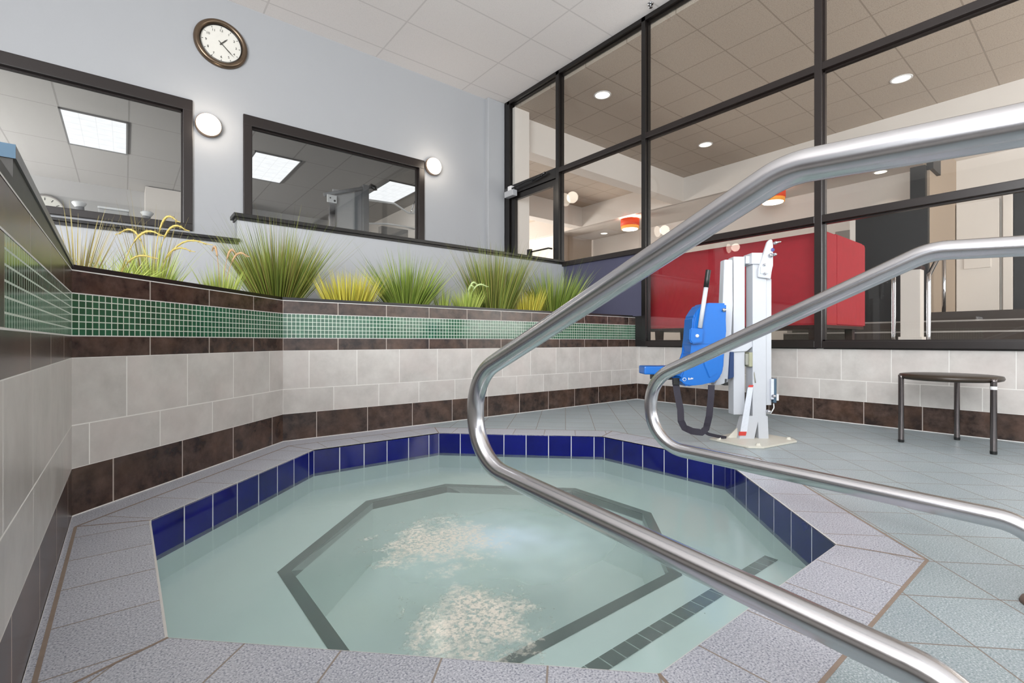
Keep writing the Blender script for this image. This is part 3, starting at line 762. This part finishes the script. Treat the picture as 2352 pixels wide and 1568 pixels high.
# ------------------------------------------------------------------ plants in the planter
def blade(b, base, dirn, ln, wd, droop, seg=6):
    p = Vector(base); d = Vector(dirn).normalized(); side = d.cross(Vector((0, 0, 1)))
    if side.length < 1e-3: side = Vector((1, 0, 0))
    side = (Matrix.Rotation(random.uniform(0, PI), 3, d) @ side).normalized()
    prev = None; vs = []
    for i in range(seg+1):
        t = i/seg; w_ = wd*(1-t**1.6)*.5+.0002
        cur = (b.b.verts.new(p-side*w_), b.b.verts.new(p+side*w_))
        if prev: b.b.faces.new((prev[0], prev[1], cur[1], cur[0]))
        prev = cur; d = (d+Vector((0, 0, -droop/seg*t*2))).normalized(); p = p+d*ln/seg
def at(px, back, z=.90):
    """point in the planter seen in column px, `back` metres behind the tiled wall face"""
    u = (px-1176)/1111.12; r = Vector((CA+SA*u, SA-CA*u))
    d1 = (2.7646+back*R2)/(r.y-r.x) if r.y > r.x else 99
    d2 = (YN+back)/r.y
    d = max(min(d1, 99), 0) if (px < 652 and d1 < 50) else d2
    p = r*d; return (p.x, p.y, z)
def grass(name, px, back, label, cat, mat, n, h, spread, wd=.005, droop=.35, r0=.04, lean=0., plumes=(), pmat='plume'):
    loc = at(px, back); root = empty(name, loc); tag(root, label, cat, 'ornamental grasses in the planter', 'thing')
    b = MB()
    for i in range(int(n*1.9)):
        a = random.uniform(0, 2*PI); k = math.sqrt(random.random())
        s_ = spread*k; ln = h*(1-.35*k*random.random())*random.uniform(.5, 1.0)
        d = (math.cos(a)*s_+lean*SA, math.sin(a)*s_-lean*CA, 1)
        blade(b, (math.cos(a)*r0*k, math.sin(a)*r0*k, 0), d, ln, wd*random.uniform(1.1, 1.9), droop*random.uniform(.3, 1.3)*k)
    for i in range(int(n*.25)):      # fine wispy stray blades
        a = random.uniform(0, 2*PI); s_ = spread*random.uniform(.5, 1.5)
        blade(b, (math.cos(a)*r0, math.sin(a)*r0, 0), (math.cos(a)*s_, math.sin(a)*s_, 1), h*random.uniform(.6, 1.12), wd*.5, droop*random.uniform(.2, 1.6))
    b.build('foliage', mat, root, recalc=False)
    for (lx, up, out, rad) in plumes:   # arching seed heads: lateral lean, rise, overhang
        b = MB(); right = Vector((SA, -CA, 0)); P_ = []
        for k in range(15):
            t = k/14; P_.append(right*(lx*t*.5+out*t*t)+Vector((0, 0, up*math.sin(min(1, t*1.05)*PI*.62)/math.sin(PI*.5))))
        b.tube(P_[:8], .0022, 6)
        b.tube(P_[7:], lambda t: rad*(.3+.9*math.sin(min(1, t*1.1+.12)*PI))*.55+.001, 8)
        for k in range(420):
            q = P_[7+random.randrange(7)].lerp(P_[min(14, 8+random.randrange(7))], random.random()*.1); a = Vector((random.gauss(0, 1), random.gauss(0, 1), random.gauss(0, 1))).normalized()
            s_ = a.cross(Vector((0, 0, 1))).normalized()*.0008
            b.face([q-s_, q+s_, q+a*(rad*1.9)])
        b.build('plume', pmat, root, recalc=False)
    return root
grass('reed_plant', 178, .22, 'wispy brown green grass at the far left beside the slate cap', 'plant', 'g_straw', 48, .46, .45, .0032, .3, .03)
grass('fountain_plant', 262, .25, 'yellow green grass arching right with one long golden plume', 'plant', 'g_pale', 110, .30, .9, .0045, .7, .05, .25, [(.3, .34, .10, .007), (.12, .22, .16, .006)])
grass('fountain_plant', 350, .25, 'tall feathery grass with golden arching plumes under the left gym window', 'plant', 'g_pale', 150, .36, .55, .0045, .4, .06, 0., [(.02, .47, .14, .007), (.12, .42, .14, .007), (-.10, .40, -.15, .007), (.25, .34, .20, .006), (.16, .30, .15, .006)])
grass('reed_plant', 344, .3, 'thin upright pale reeds rising above the golden plumes', 'plant', 'g_straw', 40, .62, .35, .0028, .1, .04)
grass('fountain_plant', 508, .22, 'pale grass clump with upright pinkish plumes left of the big bush', 'plant', 'g_pale', 120, .34, .40, .0045, .3, .05, 0., [(-.08, .40, -.02, .008), (.10, .38, .05, .008), (.2, .36, .08, .008)], 'plume_pink')
grass('feather_bush', 638, .28, 'largest dark green spiky grass bush, at the bend of the tiled wall', 'plant', 'g_olive', 640, .80, .60, .0058, .2, .09)
grass('yellow_grass_plant', 800, .22, 'short bright yellow grass tuft between two green bushes', 'plant', 'g_yellow', 330, .42, .5, .0055, .15, .13)
grass('feather_bush', 935, .28, 'round green grass bush right of the yellow tuft', 'plant', 'g_green', 480, .66, .78, .0055, .3, .09)
grass('reed_plant', 1018, .22, 'tiny yellow green sprig in the gap between two bushes', 'plant', 'g_pale', 60, .34, .35, .005, .2, .03)
grass('fountain_plant', 1072, .24, 'pale green grass with curled white foxtail plumes', 'plant', 'g_pale', 210, .36, .45, .005, .5, .07, 0., [(.02, .36, .10, .010), (.10, .34, .16, .010), (-.04, .33, .10, .010)], 'plume_pale')
grass('feather_bush', 1135, .40, 'tall green grass bush reaching up to the black sill', 'plant', 'g_olive', 620, .86, .46, .006, .2, .13)
grass('yellow_grass_plant', 1210, .26, 'straw yellow grass tuft before the rightmost bush', 'plant', 'g_yellow', 200, .44, .45, .0055, .2, .10)
grass('feather_bush', 1270, .36, 'rightmost green grass bush, beside the dark fabric panel', 'plant', 'g_green', 420, .74, .62, .006, .25, .12)

# ------------------------------------------------------------------ gym behind the far wall
GZ = 3.59
st(BX(-4, 4.75, YC+.14, 11.9, GZ, GZ+.1).build('ceiling_gym', 'ceil_gym'))
st(BX(-4, 4.75, 11.8, 11.9, .9, GZ).build('wall_gym_back', 'gymwall'))
st(BX(-4.1, -4, YC+.14, 11.9, .9, GZ).build('wall_gym_left', 'gymwall'))
st(BX(4.75, 4.83, YC+.14, 11.9, .9, GZ+.95).build('wall_gym_right', 'wallwarm'))
st(BX(.30, 1.9, 11.25, 11.8, .9, GZ-.02).build('trim_gym_pier', 'wallwarm'))
st(BX(-4, 4.75, YC+.14, 11.9, .85, .95).build('floor_gym', 'darkfloor'))
lab = ['square ceiling light seen through the left gym window', 'ceiling light at the left edge of the right gym window', 'ceiling light behind the gym machine at the right window edge']
for i, (x0, y0) in enumerate(((-.644, 8.16), (1.54, 8.16), (3.70, 8.14))):
    o = empty('ceiling_light', (x0+.34, y0+.69, GZ)); tag(o, lab[i], 'ceiling light', 'gym ceiling lights')
    b = MB(); b.box(-.34, .34, -.70, -.68, -.02, 0); b.box(-.34, .34, .68, .70, -.02, 0); b.box(-.34, -.32, -.70, .70, -.02, 0); b.box(.32, .34, -.70, .70, -.02, 0)
    b.build('frame', plain('grey_fixture_frame', '6f6e6e', .5), o)
    b = MB(); b.face([(-.32, -.68, -.008), (-.32, .68, -.008), (.32, .68, -.008), (.32, -.68, -.008)], [(0, 0), (0, 1.36), (.64, 1.36), (.64, 0)])
    b.build('diffuser', 'troffer', o)
def ray_at(px, y=None, x=None, py=None):
    u = (px-1176)/1111.12; r = Vector((CA+SA*u, SA-CA*u)); d = y/r.y if y is not None else x/r.x
    return (r.x*d, r.y*d, .7-(py-783.13)/1111.12*d if py is not None else None, d)
# gym wall clock
x, y, z, d = ray_at(103, y=11.79, py=482)
o = empty('wall_clock', (x, 11.79, z)); tag(o, 'pale round clock inside the gym, partly behind the slate cap', 'clock')
MB().lathe([(0, 0), (.27, 0), (.27, -.03), (.245, -.035), (.24, -.012)], axis='y', seg=40).build('rim', 'greyw', o)
MB().lathe([(.245, -.01), (0, -.01)], axis='y', seg=40).build('dial', 'dial', o)
for k in range(12): MB().box(-.006, .006, -.014, -.011, .17, .215, rot=Matrix.Rotation(k*PI/6, 3, 'Y'), piv=(0, -.012, 0)).build('hour_mark', 'ink', o)
# two exercise posts with white caps and a white console
for px, py, py2, lean, label in ((184, 468, 500, -.05, 'white capped machine handle left of the console in the gym'), (336, 490, 518, .05, 'white capped machine handle right of the console in the gym')):
    x, y, z, d = ray_at(px, y=9.0, py=py)
    o = empty('machine_handle', (x, 9.0, .95)); tag(o, label, 'gym machine', 'upright handles of a gym machine')
    MB().tube(dense([(lean*-3, 0, 0), (lean*.2, 0, z-.95)], .2), .05, 14).build('post', plain('grey_machine_tube', '77777a', .4), o)
    MB().lathe([(.0, .03), (.06, .028), (.078, .015), (.08, 0.), (.06, -.03), (.045, -.05)], (lean*.2, 0, z-.95), seg=24).build('cap', 'porcelain', o)
x, y, z, d = ray_at(261, y=9.0, py=478)
o = empty('exercise_console', (x, 9.0, .95)); tag(o, 'white exercise machine console between two capped handles', 'gym machine')
b = MB(); b.box(-.17, .17, -.02, .05, z-.95-.45, z-.95-.03, bev=.02); b.build('console', 'gymwall', o)
BX(-.175, .175, -.035, .06, z-.95-.03, z-.95, bev=.01).build('console_top', 'porcelain', o)
BX(-.05, .05, .0, .06, 0, z-.95-.4).build('stand', 'greyw', o)
# cable machine in the right window
x, y, z, d = ray_at(800, y=8.0, py=430)
o = empty('cable_machine', (x, 8.0, .95)); tag(o, 'grey cable weight machine seen through the right gym window', 'gym machine')
def G(px, py=None, yy=8.0):
    a = ray_at(px, y=yy, py=py if py else 0); return a[0]-x, (a[2]-.95)
def gbox(p0, p1, q0, q1, y0=0., y1=.1, nm='panel', mt='greyw', bev=.004):
    a0, za = G(p0, q0); a1, _ = G(p1, q0); _, zb = G((p0+p1)/2, q1); _, za = G((p0+p1)/2, q0); zb = 0 if q1 == 700 else zb
    BX(a0, a1, y0, y1, zb, za, bev=bev).build(nm, mt, o)
gbox(768, 818, 436, 700, .06, .10, 'shroud', plain('light_grey_shroud', 'aaa9a8', .4))
gbox(818, 834, 430, 700, .05, .1, 'side_panel', plain('mid_grey_shroud', '7b7c7e', .4))
gbox(832, 845, 426, 700, -.05, .06, 'column', plain('silver_column', '9a9b9e', .25, .6))
gbox(756, 769, 446, 700, -.02, .05, 'rear_column', 'chrome')
a0, z0 = G(744, 447); a1, z1 = G(858, 428)
b = MB(); b.tube([(a0, 0, z0), (a1, 0, z1)], .03, 10); b.build('top_bar', plain('grey_bar', '6d6e70', .4), o)
b = MB(); b.tube([(a1-.06, 0, z1), (a1+.02, 0, z1-.02), (a1+.025, 0, z1-.06)], .04, 12); b.build('bar_end', 'black', o)
gbox(749, 771, 449, 467, -.06, -.03, 'pulley_housing', 'porcelain', .01)
a, zz = G(756, 456); MB().lathe([(.012, 0), (.012, -.004), (0, -.004)], (a, -.06, zz), 'y', seg=10).build('pulley_hole', 'black', o); a, zz = G(766, 463); MB().lathe([(.018, 0), (.018, -.004), (0, -.004)], (a, -.06, zz), 'y', seg=10).build('pulley_hole', 'black', o)
x, y, z, d = ray_at(900, y=8.6, py=470)
o2 = empty('lat_machine', (x, 8.6, z)); tag(o2, 'gym machine with bent white bars in the right corner of the right gym window', 'gym machine')
def GP(px, py): a = ray_at(px, y=8.6, py=py); return (a[0]-x, 0, a[2]-z)
MB().tube([GP(*p) for p in ((846, 459), (905, 467), (938, 489), (950, 490), (955, 478))], .018, 10).build('bar', 'porcelain', o2)
MB().tube([GP(*p) for p in ((943, 491), (948, 476), (953, 462))], .010, 8).build('hook', 'chrome', o2)
MB().tube([GP(*p) for p in ((846, 513), (890, 514), (930, 520), (952, 526))], .016, 10).build('lower_bar', 'porcelain', o2)
b = MB(); p = GP(903, 527); b.box(p[0]-.25, p[0]+.3, -.02, .1, .95-z, p[2]+.03); b.build('machine_back', plain('dim_grey_panel', '8a8784', .5), o2)

# ------------------------------------------------------------------ lobby beyond the glass wall
LF, LCZ, LLZ = .66, 4.42, 3.88
st(BX(XR+.07, 14, -4.9, 14, .56, LF).build('floor_lobby', 'floorlobby'))
b = MB(); b.box(XR+.06, 9.94, -4.9, 14, LCZ, LCZ+.1)
st(b.build('ceiling_lobby', 'ceil_lobby'))
b = MB(); b.box(9.94, 10.02, -4.9, 14, LLZ, LCZ+.1); b.box(5.1, 9.94, 6.16, 6.45, LLZ, LCZ+.05); b.box(5.1, 9.94, 9.3, 9.6, LLZ, LCZ+.05)
st(b.build('trim_lobby_bulkhead', 'wallwarm'))
st(BX(10.0, 14, -4.9, 14, LLZ, LLZ+.1).build('ceiling_lobby_low', 'wallwarm'))
st(BX(4.84, 5.14, 5.97, 6.4, LF, LCZ).build('trim_column', 'wallwarm'))
b = MB(); b.box(11.5, 11.6, -4.9, 14, LF, LLZ)
st(b.build('wall_lobby_far', 'wallwarm'))
st(BX(9.94, 11.45, 10.3, 10.4, LF, LLZ).build('wall_lobby_beige', 'beige'))
st(BX(4.84, 14, 14, 14.1, LF, LCZ).build('wall_lobby_end', 'wallwarm'))
st(BX(9.55, 11.5, 1.77, 1.85, LF, LLZ).build('wall_lobby_return', 'beige'))
b = MB(); b.box(9.42, 9.53, 1.77, 2.69, LF, 2.82); b.box(9.42, 9.53, 1.80, 1.98, 2.8, 3.36); b.box(9.5, 10.0, 1.72, 1.80, 3.30, LLZ)
st(b.build('trim_black_screen', 'blackpanel'))
st(BX(9.42, 9.53, 2.69, 2.77, LF, 2.75).build('trim_white_jamb', 'wallwarm'))
# grey coverings on the lobby far wall, white joinery
b = MB(); b.box(11.44, 11.5, 3.25, 3.62, LF, 2.95); b.box(11.44, 11.5, 3.86, 4.55, LF, 2.9)
st(b.build('trim_grey_covering', 'greyw'))
b = MB()
b.box(11.42, 11.5, 1.22, 1.76, LF, 3.1, bev=.01); b.box(11.40, 11.43, 1.32, 1.66, 1.95, 2.15, bev=.006); b.box(11.40, 11.5, 1.06, 1.18, LF, 3.2, bev=.01)
st(b.build('door_2', 'wallwarm'))
st(BX(11.40, 11.5, -1.2, 1.05, LF+.3, 3.2).build('trim_black_opening', 'blackpanel'))
# stairs
b = MB()
for k in range(3):
    x0 = 8.9+k*.36
    b.box(x0, 9.4+.9, -2.5, 3.6, LF+k*.16, LF+(k+1)*.16 if k else LF+.18)
st(b.build('floor_lobby_stairs', 'step'))
b = MB()
for k in range(2): b.box(8.895+k*.36, 8.91+k*.36, -2.5, 3.6, LF+(k+1)*.16+.0, LF+(k+1)*.16+.022)
st(b.build('trim_stair_nosing', 'stepedge'))
x, y, z, d = ray_at(2095, x=8.6, py=621)
o = empty('newel_pier', (8.6, y, LF)); tag(o, 'white square pier standing at the foot of the lobby stairs', 'pier')
BX(-.10, .10, -.11, .11, 0, z-LF, bev=.006).build('pier', 'wallwarm', o)
BX(-.12, .12, -.13, .13, 0, .1, bev=.004).build('pier_base', 'wallwarm', o)
BX(-.115, .115, -.12, .12, z-LF, z-LF+.05, bev=.004).build('pier_cap', 'darkwood', o)
for px, pt, px2, label in ((2133, 633, 2147, 'chrome stair handrail right of the white pier'), (2053, 636, 2040, 'chrome stair handrail left of the white pier')):
    x, y, z, d = ray_at(px, x=8.75, py=pt)
    o = empty('stair_handrail', (8.75, y, LF)); tag(o, label, 'handrail', 'chrome handrails on the lobby stairs')
    x2, y2, z2, d2 = ray_at(px2, x=9.6, py=600)
    MB().tube(dense([(0, 0, 0), (0, 0, z-LF), (9.9-8.75, 0, z-LF+.62)], .1), .028, 14).build('rail', 'chrome', o)
    MB().tube([(.95, 0, .3), (.95, 0, z-LF+.5)], .024, 12).build('post', 'chrome', o)
# red booth
BX0 = 5.12
def bth(px, xx): a = ray_at(px, x=xx); return a[1]
yr = bth(1897, BX0); yl = bth(1440, BX0)
o = empty('booth_seat', (BX0, (yr+yl)/2, LF)); tag(o, 'high backed red velvet booth with dark wooden legs behind the glass', 'booth')
hw = (yl-yr)/2
b = MB(); b.box(0, .30, -hw, hw, .19, 1.075, bev=.02); b.build('backrest', 'red', o)
b = MB(); b.prism([(.28, .19), (1.14, .19), (1.14, 1.055), (1.10, 1.085), (.28, 1.085)], -hw, -hw+.12, 'y', .015); b.build('side_panel', 'red', o)
b = MB(); b.prism([(.28, .19), (1.14, .19), (1.14, 1.055), (1.10, 1.085), (.28, 1.085)], hw-.12, hw, 'y', .015); b.build('side_panel', 'red', o)
BX(.28, 1.1, -hw+.11, hw-.11, .19, .50, bev=.03).build('seat_cushion', 'red', o)
BX(.01, 1.12, -hw+.01, hw-.01, .165, .195).build('base_rail', 'darkwood', o)
for xx in (.06, 1.05):
    for yy in (-hw+.12, hw-.45, 0.35):
        MB().prism([(xx-.045, .175), (xx+.045, .175), (xx+.03, 0), (xx-.03, 0)], yy-.035, yy+.035, 'y').build('leg', 'darkwood', o)
# lobby lamps
def drum(px, dd, label):
    u = (px-1176)/1111.12; X, Y = dd*(CA+SA*u), dd*(SA-CA*u)
    o = empty('drum_pendant', (X, Y, LLZ)); tag(o, label, 'lamp', 'orange drum ceiling lamps in the lobby')
    MB().lathe([(0, -.001), (.06, -.001), (.06, -.03), (.01, -.03), (.01, -.1)], seg=20).build('canopy', 'chrome', o)
    MB().lathe([(.22, -.06), (.235, -.06), (.235, -.235), (.22, -.235)], seg=40).build('shade', 'shade_orange', o)
    MB().lathe([(.20, -.225), (.222, -.23), (.222, -.31), (.20, -.31)], seg=40).build('lower_shade', 'shade_amber', o)
    MB().lathe([(.205, -.30), (.19, -.325), (0, -.33)], seg=40).build('diffuser', 'lamp_white', o)
    l = bpy.data.lights.new('drum_light', 'POINT'); l.energy = 22; l.color = (1, .86, .68); l.shadow_soft_size = .12
    q = bpy.data.objects.new('drum_light', l); C.objects.link(q); q.location = (X, Y, LLZ-.12)
drum(1447, 12.4, 'orange drum lamp seen whole through the pane left of the middle mullion')
drum(1775, 10.0, 'orange drum lamp half hidden behind the nearer handrail')
def down(X, Y, Z, label, rad=.11, power=14, ang=110):
    o = empty('downlight', (X, Y, Z)); tag(o, label, 'downlight', 'recessed downlights in the lobby ceiling')
    MB().lathe([(rad+.02, -.001), (rad+.02, -.006), (rad, -.008), (rad-.004, -.002)], seg=36).build('trim_ring', 'porcelain', o)
    MB().lathe([(rad, -.004), (0, -.004)], seg=36).build('lens', 'downlight', o)
    spot('downlight_beam', (X, Y, Z-.02), power, (1, .88, .72), ang)
down(5.64, 4.855, LCZ, 'recessed downlight nearest the glass door, left of the middle mullion')
down(8.586, 4.862, LCZ, 'recessed downlight above the nearer handrail, farther back in the tan ceiling')
down(8.60, 1.905, LCZ, 'recessed downlight in the tan ceiling at the upper right')
down(11.10, 2.77, LLZ, 'small downlight lighting the far wall left of the black screen', .10, 45, 90)
down(11.05, 9.45, LLZ, 'small downlight lighting the far wall beside the beige wall', .10, 45, 90)
down(11.05, .45, LLZ, 'small downlight washing the far wall above the black opening', .10, 45, 90)
